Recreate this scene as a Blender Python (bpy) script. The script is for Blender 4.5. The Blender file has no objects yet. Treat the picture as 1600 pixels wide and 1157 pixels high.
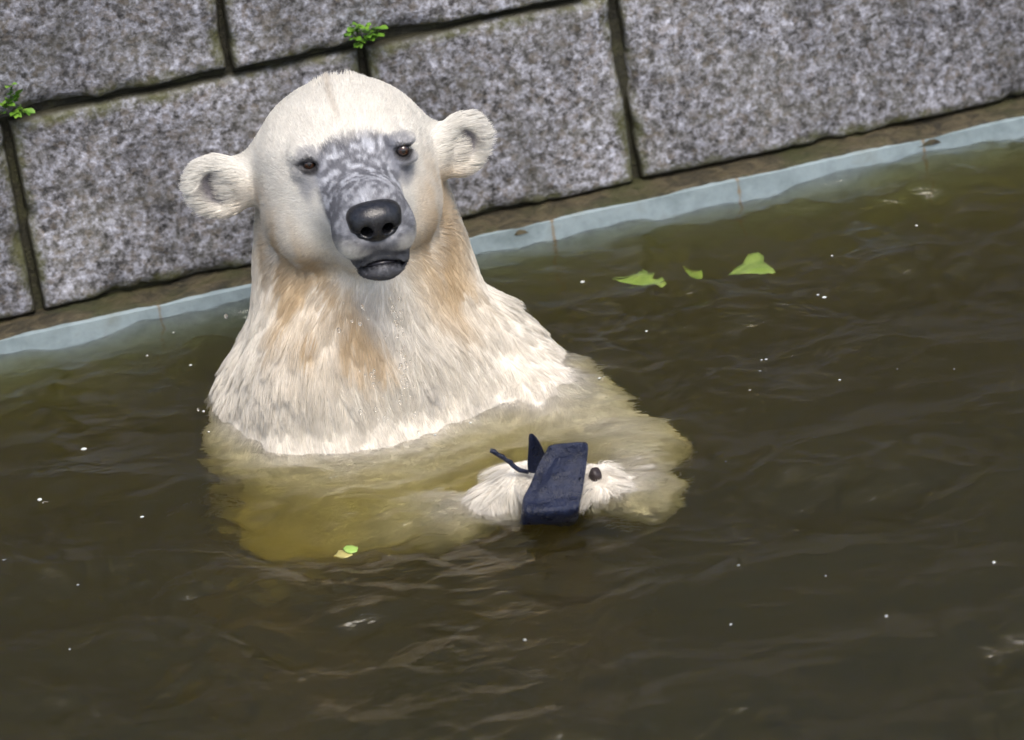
import bpy, bmesh, math, random
import numpy as np
from mathutils import Vector, Matrix, kdtree

# ------------------------------------------------------------------ switches
FUR = 1.0            # share of the full strand count
random.seed(7)
RNG = np.random.default_rng(11)
scene = bpy.context.scene
COL = scene.collection

# ------------------------------------------------------------------ camera
PITCH, ROLL, DIST, PPM = math.radians(25), math.radians(8), 9.0, 914.0
F_ = np.array([0, math.cos(PITCH), -math.sin(PITCH)])
r_ = np.array([1., 0, 0]); u_ = np.array([0, math.sin(PITCH), math.cos(PITCH)])
R_ = r_*math.cos(ROLL) - u_*math.sin(ROLL)
U_ = u_*math.cos(ROLL) + r_*math.sin(ROLL)
CAM = -F_*DIST
cam = bpy.data.cameras.new('camera')
cam_o = bpy.data.objects.new('camera', cam); COL.objects.link(cam_o)
cam.sensor_width = 36; cam.lens = 36/((1600/PPM)/DIST)
cam.clip_end = 500
cam_o.matrix_world = Matrix(((R_[0], U_[0], -F_[0], CAM[0]), (R_[1], U_[1], -F_[1], CAM[1]),
                             (R_[2], U_[2], -F_[2], CAM[2]), (0, 0, 0, 1)))
cam.dof.use_dof = True; cam.dof.focus_distance = 8.78; cam.dof.aperture_fstop = 3.6
scene.camera = cam_o

# ------------------------------------------------------------------ sky, sun, exposure
SUN_EL, SUN_AZ = math.radians(60), math.radians(165)   # azimuth clockwise from +y
w = bpy.data.worlds.new('World'); scene.world = w; w.use_nodes = True
nt = w.node_tree; nt.nodes.clear()
sky = nt.nodes.new('ShaderNodeTexSky'); sky.sky_type = 'NISHITA'; sky.sun_disc = False
sky.sun_elevation = SUN_EL; sky.sun_rotation = SUN_AZ
sky.dust_density = 4.0; sky.air_density = 1.0; sky.ozone_density = 1.0
bg = nt.nodes.new('ShaderNodeBackground'); bg.inputs['Strength'].default_value = 0.13
wo = nt.nodes.new('ShaderNodeOutputWorld')
nt.links.new(sky.outputs[0], bg.inputs[0]); nt.links.new(bg.outputs[0], wo.inputs[0])
sun = bpy.data.lights.new('sun', 'SUN'); sun.energy = 1.5; sun.angle = math.radians(30); sun.color = (1, .96, .9)
sun_o = bpy.data.objects.new('sun', sun); COL.objects.link(sun_o)
sd = Vector((math.sin(SUN_AZ)*math.cos(SUN_EL), math.cos(SUN_AZ)*math.cos(SUN_EL), math.sin(SUN_EL)))
sun_o.rotation_euler = sd.to_track_quat('Z', 'Y').to_euler()
sun_o.location = (0, 0, 6)
scene.view_settings.view_transform = 'Standard'; scene.view_settings.look = 'None'
scene.view_settings.exposure = 0.75; scene.view_settings.gamma = 1.0
scene.view_settings.use_curve_mapping = False
scene.cycles.use_denoising = True
scene.cycles.max_bounces = 8; scene.cycles.transmission_bounces = 6
scene.cycles.transparent_max_bounces = 8; scene.cycles.volume_bounces = 1
scene.cycles.diffuse_bounces = 3; scene.cycles.glossy_bounces = 4
scene.cycles.use_adaptive_sampling = True; scene.cycles.adaptive_threshold = 0.015

# ------------------------------------------------------------------ pixel helpers (photo pixels 1600x1157)
def ray(x, y): return F_*DIST + R_*(x-800)/PPM + U_*(578.5-y)/PPM
def onz(x, y, z=0.):
    d = ray(x, y); return CAM + d*((z-CAM[2])/d[2])
def ony(x, y, Y):
    d = ray(x, y); return CAM + d*((Y-CAM[1])/d[1])
def onplane(x, y, P, n):
    d = ray(x, y); return CAM + d*(np.dot(P-CAM, n)/np.dot(d, n))

# ------------------------------------------------------------------ noise
def _h(i, j, k, s):
    h = (i.astype(np.int64)*374761393 + j.astype(np.int64)*668265263 + k.astype(np.int64)*2147483647 + s*974634777) & 0xffffffff
    h = ((h ^ (h >> 13))*1274126177) & 0xffffffff
    h = h ^ (h >> 16)
    return (h & 0xffff)/65535.0
def vnoise(P, freq, seed=0):
    q = np.asarray(P, float)*freq + 1000.0
    i = np.floor(q); f = q-i; f = f*f*(3-2*f); i = i.astype(np.int64)
    out = 0
    for a in (0, 1):
        for b in (0, 1):
            for c in (0, 1):
                wgt = (f[:, 0] if a else 1-f[:, 0])*(f[:, 1] if b else 1-f[:, 1])*(f[:, 2] if c else 1-f[:, 2])
                out = out + wgt*_h(i[:, 0]+a, i[:, 1]+b, i[:, 2]+c, seed)
    return out
def fbm(P, freq, oct=4, seed=0):
    s = 0; a = .5
    for o in range(oct):
        s = s + a*vnoise(P, freq*2**o, seed+o); a *= .5
    return s/(1-.5**oct)
def sstep(a, b, x):
    t = np.clip((x-a)/(b-a), 0, 1); return t*t*(3-2*t)
def mixc(c, d, t): return c*(1-t[:, None]) + np.asarray(d)*t[:, None]

# ------------------------------------------------------------------ object helpers
def tag(o, label=None, cat=None, group=None, kind=None):
    if label: o['label'] = label
    if cat: o['category'] = cat
    if group: o['group'] = group
    if kind: o['kind'] = kind
    return o
def link(name, data, mat=None, parent=None):
    o = bpy.data.objects.new(name, data); COL.objects.link(o)
    if mat is not None:
        data.materials.clear() if hasattr(data, 'materials') else None
        data.materials.append(mat)
    if parent is not None: o.parent = parent
    return o
def empty(name, loc=(0, 0, 0)):
    o = bpy.data.objects.new(name, None); COL.objects.link(o); o.location = loc; o.empty_display_size = .05
    return o
def mesh(name, V, Fc, smooth=True):
    m = bpy.data.meshes.new(name); m.from_pydata([tuple(v) for v in V], [], [tuple(f) for f in Fc])
    m.update()
    if smooth: m.polygons.foreach_set('use_smooth', [True]*len(m.polygons))
    return m
def fastmesh(name, V, Q, smooth=True):
    m = bpy.data.meshes.new(name)
    V = np.asarray(V, np.float32); Q = np.asarray(Q, np.int32)
    m.vertices.add(len(V)); m.vertices.foreach_set('co', V.ravel())
    m.loops.add(Q.size); m.loops.foreach_set('vertex_index', Q.ravel())
    m.polygons.add(len(Q)); m.polygons.foreach_set('loop_start', np.arange(0, Q.size, Q.shape[1], dtype=np.int32))
    m.update(calc_edges=True); m.validate()
    m.polygons.foreach_set('use_smooth', np.full(len(m.polygons), smooth))
    return m
def set_parent_keep(o, p):
    o.parent = p; o.matrix_parent_inverse = Matrix.Translation(p.location).inverted()

# ------------------------------------------------------------------ materials
def mat(name):
    m = bpy.data.materials.new(name); m.use_nodes = True
    n = m.node_tree; b = n.nodes['Principled BSDF']
    return m, n, b
def N(nt, t, **kw):
    n = nt.nodes.new(t)
    for k, v in kw.items():
        if k.startswith('i_'): n.inputs[k[2:].replace('_', ' ')].default_value = v
        else: setattr(n, k, v)
    return n
def ramp(nt, stops, fac=None, interp='LINEAR'):
    n = nt.nodes.new('ShaderNodeValToRGB'); e = n.color_ramp.elements; n.color_ramp.interpolation = interp
    while len(e) > 1: e.remove(e[-1])
    e[0].position = stops[0][0]; e[0].color = (*stops[0][1], 1)
    for p_, c in stops[1:]:
        x = e.new(p_); x.color = (*c, 1)
    if fac is not None: nt.links.new(fac, n.inputs[0])
    return n
def mixrgb(nt, a, b, fac, mode='MIX'):
    n = nt.nodes.new('ShaderNodeMix'); n.data_type = 'RGBA'; n.blend_type = mode
    for s, v in ((0, fac), (6, a), (7, b)):
        if isinstance(v, (int, float)): n.inputs[s].default_value = v
        elif isinstance(v, tuple): n.inputs[s].default_value = (*v, 1)
        else: nt.links.new(v, n.inputs[s])
    return n.outputs[2]
def math_(nt, op, a, b=None, c=None):
    n = nt.nodes.new('ShaderNodeMath'); n.operation = op
    for s, v in ((0, a), (1, b), (2, c)):
        if v is None: continue
        if isinstance(v, (int, float)): n.inputs[s].default_value = v
        else: nt.links.new(v, n.inputs[s])
    return n.outputs[0]
def mapr(nt, v, a, b, c=0., d=1.):
    n = nt.nodes.new('ShaderNodeMapRange'); n.interpolation_type = 'SMOOTHSTEP'
    nt.links.new(v, n.inputs[0])
    for i, x in enumerate((a, b, c, d)): n.inputs[i+1].default_value = x
    return n.outputs[0]
def noise(nt, vec, scale, detail=4, rough=.55, dist=0.):
    n = N(nt, 'ShaderNodeTexNoise'); n.inputs['Scale'].default_value = scale; n.inputs['Detail'].default_value = detail
    n.inputs['Roughness'].default_value = rough; n.inputs['Distortion'].default_value = dist
    nt.links.new(vec, n.inputs['Vector']); return n.outputs[0]
def objco(nt, which='Object'): return N(nt, 'ShaderNodeTexCoord').outputs[which]
def bump(nt, h, strength, dist, b, prev=None):
    n = N(nt, 'ShaderNodeBump'); n.inputs['Strength'].default_value = strength; n.inputs['Distance'].default_value = dist
    nt.links.new(h, n.inputs['Height'])
    if prev is not None: nt.links.new(prev, n.inputs['Normal'])
    if b is not None: nt.links.new(n.outputs[0], b.inputs['Normal'])
    return n.outputs[0]

# wall frame: s along the wall, z up, d out of the wall towards the pool
WA, WB = onz(63, 545), onz(1444, 243)
WD = (WB-WA); WD[2] = 0; WD /= np.linalg.norm(WD)          # along the wall
WN = np.array([WD[1], -WD[0], 0.])                          # towards the camera side
WO = WA.copy(); WO[2] = 0
LEDGE = 0.065                                               # blocks stand this far behind the pool wall
def wp(s, z, d=0.): return WO + WD*s + WN*d + np.array([0, 0, z])
def wall_sz(x, y, d=-LEDGE):
    P = onplane(x, y, WO+WN*d, WN); return float(np.dot(P-WO, WD)), float(P[2])

def make_granite():
    m, n, b = mat('granite')
    co = objco(n); geo = N(n, 'ShaderNodeNewGeometry')
    oi = N(n, 'ShaderNodeObjectInfo')
    pos = geo.outputs['Position']
    g1 = noise(n, pos, 62, 3, .6, .3); g2 = noise(n, pos, 150, 3, .6); g3 = noise(n, pos, 14, 4, .6)
    v = N(n, 'ShaderNodeTexVoronoi'); v.inputs['Scale'].default_value = 85; n.links.new(pos, v.inputs['Vector'])
    grain = math_(n, 'ADD', math_(n, 'MULTIPLY', g1, .62), math_(n, 'MULTIPLY', g2, .38))
    c = ramp(n, [(.34, (.022, .021, .022)), (.43, (.085, .083, .085)), (.50, (.18, .178, .19)), (.58, (.305, .31, .355)), (.67, (.49, .50, .575))], grain).outputs[0]
    sp = mapr(n, N_val(n, v.outputs['Color']), .72, .9)
    c = mixrgb(n, c, (.16, .13, .10), math_(n, 'MULTIPLY', sp, .35))
    # broad staining
    br = mapr(n, g3, .42, .68)
    c = mixrgb(n, c, (.12, .115, .085), math_(n, 'MULTIPLY', br, .30))
    tint = math_(n, 'MULTIPLY_ADD', oi.outputs['Random'], .22, .92)
    big = N(n, 'ShaderNodeMapping'); big.inputs['Scale'].default_value = (1, 1, .55); n.links.new(pos, big.inputs[0])
    tint = math_(n, 'MULTIPLY', tint, mapr(n, noise(n, big.outputs[0], 5.5, 5, .62, .4), .32, .68, .68, 1.28))
    tn = N(n, 'ShaderNodeVectorMath', operation='SCALE'); n.links.new(c, tn.inputs[0]); n.links.new(tint, tn.inputs['Scale'])
    c = tn.outputs[0]
    # moss and dirt close to joints, stored on the mesh as distance to the block edge
    at = N(n, 'ShaderNodeAttribute', attribute_name='edge')
    ms = noise(n, pos, 9, 5, .65); ms2 = noise(n, pos, 60, 3, .6)
    edge = math_(n, 'SUBTRACT', 1.0, mapr(n, at.outputs['Fac'], 0.0, .075))
    mossf = mapr(n, math_(n, 'ADD', math_(n, 'MULTIPLY', edge, .62), math_(n, 'ADD', math_(n, 'MULTIPLY', ms, .75), math_(n, 'MULTIPLY', ms2, .2))), .93, 1.18)
    c = mixrgb(n, c, (.075, .078, .022), math_(n, 'MULTIPLY', mossf, .8))
    dirt = mapr(n, at.outputs['Fac'], .0, .008)
    c = mixrgb(n, (.035, .033, .02), c, dirt)
    n.links.new(c, b.inputs['Base Color'])
    n.links.new(mapr(n, g1, .3, .7, .75, .5), b.inputs['Roughness'])
    b.inputs['Specular IOR Level'].default_value = .35
    p1 = bump(n, grain, .55, .006, None)
    bump(n, noise(n, pos, 34, 5, .65), .45, .012, b, p1)
    return m
def N_val(nt, colsock):
    s = N(nt, 'ShaderNodeSeparateColor'); nt.links.new(colsock, s.inputs[0]); return s.outputs[0]

def make_joint():
    m, n, b = mat('joint_mortar')
    pos = N(n, 'ShaderNodeNewGeometry').outputs['Position']
    a = noise(n, pos, 18, 6, .7); c = ramp(n, [(.3, (.012, .012, .009)), (.5, (.035, .033, .018)), (.7, (.06, .062, .022))], a).outputs[0]
    n.links.new(c, b.inputs['Base Color']); b.inputs['Roughness'].default_value = .8
    bump(n, noise(n, pos, 90, 5, .7), .8, .01, b); return m
def make_ledge():
    m, n, b = mat('wet_mossy_concrete')
    pos = N(n, 'ShaderNodeNewGeometry').outputs['Position']
    a = noise(n, pos, 22, 7, .68, .6); c = ramp(n, [(.32, (.014, .012, .007)), (.46, (.055, .045, .024)), (.57, (.105, .085, .047)), (.70, (.04, .044, .014))], a).outputs[0]
    a2 = noise(n, pos, 6, 4, .6)
    c = mixrgb(n, c, (.045, .05, .014), mapr(n, a2, .45, .7))
    n.links.new(c, b.inputs['Base Color']); n.links.new(mapr(n, a, .3, .7, .7, .35), b.inputs['Roughness'])
    bump(n, noise(n, pos, 75, 6, .7), .9, .012, b); return m
def make_poolpaint():
    m, n, b = mat('pool_paint')
    co = objco(n); pos = co
    a = noise(n, pos, 12, 6, .65)
    c = ramp(n, [(.3, (.17, .22, .23)), (.55, (.29, .36, .385)), (.75, (.22, .26, .25))], a).outputs[0]
    # algae film climbing from the water, and rust runs below fixed points
    sep = N(n, 'ShaderNodeSeparateXYZ'); n.links.new(pos, sep.inputs[0])
    al = mapr(n, math_(n, 'ADD', sep.outputs[2], math_(n, 'MULTIPLY', noise(n, pos, 7, 5, .6), .08)), .03, -.12)
    c = mixrgb(n, c, (.14, .15, .07), math_(n, 'MULTIPLY', al, .75))
    for x, wdt in RUST:
        dx = math_(n, 'ABSOLUTE', math_(n, 'SUBTRACT', sep.outputs[0], x))
        dx = math_(n, 'ADD', dx, math_(n, 'MULTIPLY', noise(n, pos, 70, 4, .6), .012))
        f = math_(n, 'SUBTRACT', 1., mapr(n, dx, wdt, wdt+.007))
        c = mixrgb(n, c, (.22, .13, .035), math_(n, 'MULTIPLY', f, .8))
    n.links.new(c, b.inputs['Base Color']); b.inputs['Roughness'].default_value = .55
    bump(n, a, .3, .01, b); return m

RUST = []
for (px, py, wd) in ((1443, 225, .004), (1155, 300, .004), (865, 365, .0045), (250, 492, .003)):
    P = onplane(px, py, WO, WN); RUST.append((float(np.dot(P-WO, WD)), wd))

GRANITE = make_granite(); JOINT = make_joint(); LEDGEM = make_ledge(); POOLP = make_poolpaint()

# ------------------------------------------------------------------ pool: floor, painted wall, ground behind
def box_mesh(name, x0, x1, y0, y1, z0, z1):
    V = [(x, y, z) for z in (z0, z1) for y in (y0, y1) for x in (x0, x1)]
    return mesh(name, V, [(0, 2, 3, 1), (4, 5, 7, 6), (0, 1, 5, 4), (2, 6, 7, 3), (0, 4, 6, 2), (1, 3, 7, 5)], False)
ang = math.atan2(WD[1], WD[0])
DEPTH = 1.0
RIM = 0.030
S0, S1 = -5.2, 7.2
fl = link('pool_floor', box_mesh('pool_floor', S0, S1, -9.5, .25, -DEPTH-.2, -DEPTH), LEDGEM)
fl.location = WO; fl.rotation_euler.z = ang; tag(fl, kind='structure')
pwm = box_mesh('pool_wall', S0, S1, 0, .3, -DEPTH-.1, RIM)
pw = link('pool_wall', pwm, POOLP); pw.location = WO; pw.rotation_euler.z = ang
tag(pw, 'pale blue painted pool edge under the granite wall, rust streaked at the waterline', 'pool wall')

# ------------------------------------------------------------------ granite wall, block by block
wall = empty('stone_wall', tuple(wp(.5, RIM, -.3)))
tag(wall, 'grey granite block wall with dark mossy joints behind the pool', 'wall')
def local(o): set_parent_keep(o, wall); return o

def block_mesh(name, L, H, seed):
    """front slab of a granite block: gridded, bulged, rounded and chipped edges; local x along, y into wall, z up"""
    st = .012
    nx, nz = max(6, int(L/st)), max(6, int(H/st))
    nx = min(nx, 110)
    # extra loops near the edges
    def axis(n, LL):
        a = np.linspace(0, LL, n+1)
        return np.unique(np.concatenate([[0, .003, .007], a[(a > .012) & (a < LL-.012)], [LL-.007, LL-.003, LL]]))
    xs, zs = axis(nx, L), axis(nz, H)
    X, Z = np.meshgrid(xs, zs, indexing='ij')
    e = np.minimum(np.minimum(X, L-X), np.minimum(Z, H-Z))
    P = np.stack([X.ravel(), np.full(X.size, seed*3.7), Z.ravel()], 1)
    n1 = fbm(P, 6, 3, seed).reshape(X.shape)-.5; n2 = fbm(P, 38, 3, seed+9).reshape(X.shape)-.5
    ch = np.clip(fbm(P, 22, 3, seed+4).reshape(X.shape)-.52, 0, 1)
    rr = .013
    rnd = rr - np.sqrt(np.clip(rr**2-np.clip(rr-e, 0, rr)**2, 0, None))
    Y = rnd + n1*.016 + n2*.007 + ch*.10*np.exp(-e/.018)
    # wander the outline a little
    wx = (fbm(P, 7, 3, seed+20).reshape(X.shape)-.5)*.012*np.exp(-np.minimum(X, L-X)/.03)
    wz = (fbm(P, 7, 3, seed+30).reshape(X.shape)-.5)*.012*np.exp(-np.minimum(Z, H-Z)/.03)
    V = np.stack([X+wx, Y, Z+wz], -1)
    a, b_ = X.shape
    idx = np.arange(a*b_).reshape(a, b_)
    Q = np.stack([idx[:-1, :-1], idx[1:, :-1], idx[1:, 1:], idx[:-1, 1:]], -1).reshape(-1, 4)
    V = V.reshape(-1, 3); ed = e.ravel()
    # sides and back
    loop = np.concatenate([idx[:, 0], idx[-1, 1:], idx[-2::-1, -1], idx[0, -2:0:-1]])
    k0 = len(V); back = V[loop].copy(); back[:, 1] = .22
    V = np.vstack([V, back]); ed = np.concatenate([ed, np.zeros(len(loop))])
    n = len(loop); i = np.arange(n); j = (i+1) % n
    Qs = np.stack([loop[j], loop[i], k0+i, k0+j], 1)
    m = fastmesh(name, V, np.vstack([Q, Qs]))
    at = m.attributes.new('edge', 'FLOAT', 'POINT')
    if len(m.vertices) == len(ed): at.data.foreach_set('value', ed.astype(np.float32))
    return m

JT = .0125
# measured joints on the face plane
zb = np.mean([wall_sz(63, 500)[1], wall_sz(995, 284)[1]])
zt = np.mean([wall_sz(20, 183)[1], wall_sz(560, 76)[1]])
joints2 = [wall_sz(37, 345)[0], wall_sz(566, 85)[0], wall_sz(978, 140)[0]]
joints1 = [wall_sz(350, 45)[0]]
H1 = zt-zb
print('WALL', zb, zt, joints2, joints1)
courses = []
courses.append((zb, zt, [-4.6, -3.9, -3.1, -2.45, -1.75, -1.15, -.55] + joints2 + [joints2[-1]+.92, joints2[-1]+1.6, joints2[-1]+2.3, joints2[-1]+3.1, joints2[-1]+3.8, joints2[-1]+4.6]))
courses.append((zt, zt+H1*1.0, [-4.3, -3.5, -2.9, -2.2, -1.5, -.9, -.32] + joints1 + [joints1[0]+.66, joints1[0]+1.2, joints1[0]+1.9, joints1[0]+2.55, joints1[0]+3.3, joints1[0]+4.1, joints1[0]+4.8, joints1[0]+5.5]))
rr_ = random.Random(3)
z = zt+H1
while z < 1.15:
    h = rr_.uniform(.30, .38); s = -4.6+rr_.uniform(0, .4); js = []
    while s < 6.6: js.append(s); s += rr_.uniform(.55, .85)
    courses.append((z, z+h, js)); z += h
WALLTOP = z
seed = 1
for (z0, z1, js) in courses:
    for a, b2 in zip(js[:-1], js[1:]):
        L, H = b2-a-JT, z1-z0-JT
        o = link('granite_block', block_mesh('granite_block', L, H, seed), GRANITE); seed += 1
        o.location = tuple(wp(a+JT/2, z0+JT/2, -LEDGE + rr_.uniform(-.004, .006)))
        o.rotation_euler.z = ang; local(o)
jb = link('mortar', box_mesh('mortar', -4.9, 7.0, LEDGE+.028, LEDGE+.40, RIM-.3, WALLTOP-.01), JOINT)
jb.location = WO; jb.rotation_euler.z = ang; local(jb)

# ledge of wet mossy concrete between pool edge and blocks: bumpy strip
def ledge_mesh():
    xs = np.concatenate([np.arange(-4.9, -1.2, .05), np.arange(-1.2, 2.3, .008), np.arange(2.3, 7.0, .05)])
    prof = np.array([(-.004, -.02), (.0, .0), (.006, .010), (.02, .014), (.035, .016), (.05, .02), (.062, .026), (.10, .030)])
    X, T = np.meshgrid(xs, np.arange(len(prof)), indexing='ij')
    Y = prof[T, 1*0]; Zz = prof[T, 1]
    P = np.stack([X.ravel(), Y.ravel()*1., Zz.ravel()*0+5], 1)
    n1 = (fbm(P, 9, 4, 5)-.5).reshape(X.shape); n2 = (fbm(P, 60, 3, 8)-.5).reshape(X.shape)
    front = np.exp(-Y/.02)
    Yo = Y + front*(.009+n1*.022+n2*.006)
    Zo = RIM+.002 + Zz*(zb-RIM)/.030*1.0 + (n1*.010+n2*.006)*(T > 0)
    Zo = np.maximum(Zo, RIM+.0025)
    Zo[:, 0] = RIM-.012
    V = np.stack([X, Yo, Zo], -1).reshape(-1, 3)
    idx = np.arange(X.size).reshape(X.shape)
    Q = np.stack([idx[:-1, :-1], idx[1:, :-1], idx[1:, 1:], idx[:-1, 1:]], -1).reshape(-1, 4)
    return fastmesh('base_ledge', V, Q)
lg = link('base_ledge', ledge_mesh(), LEDGEM); lg.location = WO; lg.rotation_euler.z = ang; local(lg)

# ground behind the wall, to the horizon
gm, gn, gb = mat('earth'); gp = N(gn, 'ShaderNodeNewGeometry').outputs['Position']
gn.links.new(ramp(gn, [(.3, (.03, .045, .015)), (.7, (.08, .085, .04))], noise(gn, gp, 2.5, 6, .6)).outputs[0], gb.inputs['Base Color'])
def ring_ground():
    V = []; Fc = []
    def quad(a, b, c, d):
        k = len(V); V.extend([a, b, c, d]); Fc.append((k, k+1, k+2, k+3))
    zt_ = .9
    quad((-200, .35, WALLTOP-.25), (200, .35, WALLTOP-.25), (200, 300, WALLTOP-.25), (-200, 300, WALLTOP-.25))
    return mesh('ground', V, Fc, False)
gr = link('ground', ring_ground(), gm); gr.location = WO; gr.rotation_euler.z = ang; tag(gr, kind='structure')

# ------------------------------------------------------------------ water
WATER_SRC = [(-.22, -.02, .33), (.05, -.47, .10)]
def wave_height(X, Y):
    rg = np.random.default_rng(5)
    Hh = np.zeros_like(X)
    # gentle chop running mostly across the view
    for i in range(90):
        lam = .035*(10**(rg.random()*1.05)); th = rg.normal(1.35, .55)
        k = 2*math.pi/lam; ph = rg.random()*6.28
        amp = .00062*(lam/.1)**.95*rg.uniform(.5, 1.2)
        Hh += amp*np.sin(k*(X*math.cos(th)+Y*math.sin(th))+ph)
    # patchiness
    P = np.stack([X.ravel(), Y.ravel()*1.6, np.zeros(X.size)], 1)
    pat = fbm(P, 2.2, 3, 77).reshape(X.shape)
    Hh *= .70+.85*sstep(.35, .7, pat)
    # rings leaving the bear and its paws
    for (cx, cy, r0) in WATER_SRC:
        warp = (fbm(P, 3.0, 3, 31).reshape(X.shape)-.5)*.10
        d = np.sqrt((X-cx)**2+((Y-cy)*1.15)**2)-r0+warp
        Hh += np.where(d > -.05, .0011*np.sin(d*2*math.pi/.072)*np.exp(-np.clip(d, 0, 9)/.30), 0)
    # turbulent swirl in front of the bear
    bl = np.exp(-(((X+.25)/.45)**2+((Y+.55)/.42)**2))
    n1 = fbm(P*np.array([.8, 1.3, 1]), 8, 3, 91).reshape(X.shape)
    Hh += bl*(n1-.5)*.012
    return Hh
xs = np.concatenate([np.arange(-4.9, -1.3, .12), np.arange(-1.3, 1.3, .0085), np.arange(1.3, 6.4, .12)])
ys_t = np.concatenate([-np.geomspace(9.2, 2.3, 26), np.arange(-2.25, .0, .0085), [0.0]])   # distance from wall (negative out)
S_, T_ = np.meshgrid(xs, ys_t, indexing='ij')
# wall-aligned grid so the far edge sits just inside the pool wall
Sw = S_ + .85
Xw = WO[0]+WD[0]*Sw - WN[0]*(T_+.004); Yw = WO[1]+WD[1]*Sw - WN[1]*(T_+.004)
Zw = wave_height(Xw, Yw)
idx = np.arange(S_.size).reshape(S_.shape)
Q = np.stack([idx[:-1, :-1], idx[1:, :-1], idx[1:, 1:], idx[:-1, 1:]], -1).reshape(-1, 4)
V = np.stack([Xw, Yw, Zw], -1).reshape(-1, 3)
loop = np.concatenate([idx[:, 0], idx[-1, 1:], idx[-2::-1, -1], idx[0, -2:0:-1]])
k0 = len(V); low = V[loop].copy(); low[:, 2] = -DEPTH-.05
n = len(loop); i = np.arange(n); j = (i+1) % n
Qs = np.stack([loop[j], loop[i], k0+i, k0+j], 1)
V = np.vstack([V, low, [[low[:, 0].mean(), low[:, 1].mean(), -DEPTH-.05]]])
wm = bpy.data.meshes.new('water')
faces = np.vstack([Q, Qs])
me_faces = [tuple(f) for f in faces.tolist()] + [(k0+int(b), k0+int(a), len(V)-1) for a, b in zip(i, j)]
wm.from_pydata(V.tolist(), [], me_faces); wm.update()
wm.polygons.foreach_set('use_smooth', [True]*len(Q)+[False]*(len(me_faces)-len(Q)))
m, n, b = mat('murky_water')
b.inputs['Base Color'].default_value = (1, 1, 1, 1); b.inputs['Roughness'].default_value = .03
b.inputs['IOR'].default_value = 1.33; b.inputs['Transmission Weight'].default_value = 1
pos = N(n, 'ShaderNodeNewGeometry').outputs['Position']
mp = N(n, 'ShaderNodeMapping'); mp.inputs['Scale'].default_value = (.6, 1.5, 1); n.links.new(pos, mp.inputs[0])
p1 = bump(n, noise(n, mp.outputs[0], 24, 3, .5, .8), .75, .006, None)
bump(n, noise(n, mp.outputs[0], 75, 2, .5, .5), .55, .002, b, p1)
va = N(n, 'ShaderNodeVolumeAbsorption'); va.inputs['Color'].default_value = (.72, .655, .0, 1); va.inputs['Density'].default_value = 5.6
vs = N(n, 'ShaderNodeVolumeScatter'); vs.inputs['Color'].default_value = (.92, .88, .58, 1); vs.inputs['Density'].default_value = .80
vs.inputs['Anisotropy'].default_value = .2
ad = N(n, 'ShaderNodeAddShader'); n.links.new(va.outputs[0], ad.inputs[0]); n.links.new(vs.outputs[0], ad.inputs[1])
n.links.new(ad.outputs[0], n.nodes['Material Output'].inputs['Volume'])
water = link('water', wm, m); tag(water, kind='structure')
#--BEAR--
# ------------------------------------------------------------------ polar bear: one continuous skin from a distance field
def smin(a, b, k):
    h = np.clip(.5+.5*(b-a)/k, 0, 1); return b+(a-b)*h-k*h*(1-h)
def smax(a, b, k): return -smin(-a, -b, k)
class Field:
    def __init__(s, xs, ys, zs):
        s.X = xs[:, None, None].astype(np.float32); s.Y = ys[None, :, None].astype(np.float32); s.Z = zs[None, None, :].astype(np.float32)
    def ell(s, c, r, rot=None):
        x, y, z = s.X-np.float32(c[0]), s.Y-np.float32(c[1]), s.Z-np.float32(c[2])
        if rot is not None:   # rows of rot are the local axes
            a = [np.float32(rot[q][0])*x+np.float32(rot[q][1])*y+np.float32(rot[q][2])*z for q in range(3)]
            x, y, z = a
        r = [np.float32(v) for v in r]
        k0 = np.sqrt((x/r[0])**2+(y/r[1])**2+(z/r[2])**2)
        k1 = np.sqrt((x/r[0]**2)**2+(y/r[1]**2)**2+(z/r[2]**2)**2)+np.float32(1e-6)
        return k0*(k0-1)/k1
    def cone(s, a, b, ra, rb):
        a, b = np.array(a, np.float32), np.array(b, np.float32); d = b-a; L = float(d@d)
        x, y, z = s.X-a[0], s.Y-a[1], s.Z-a[2]
        t = np.clip((x*d[0]+y*d[1]+z*d[2])/np.float32(L), 0, 1)
        return np.sqrt((x-t*d[0])**2+(y-t*d[1])**2+(z-t*d[2])**2)-(np.float32(ra)+t*np.float32(rb-ra))
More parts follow.
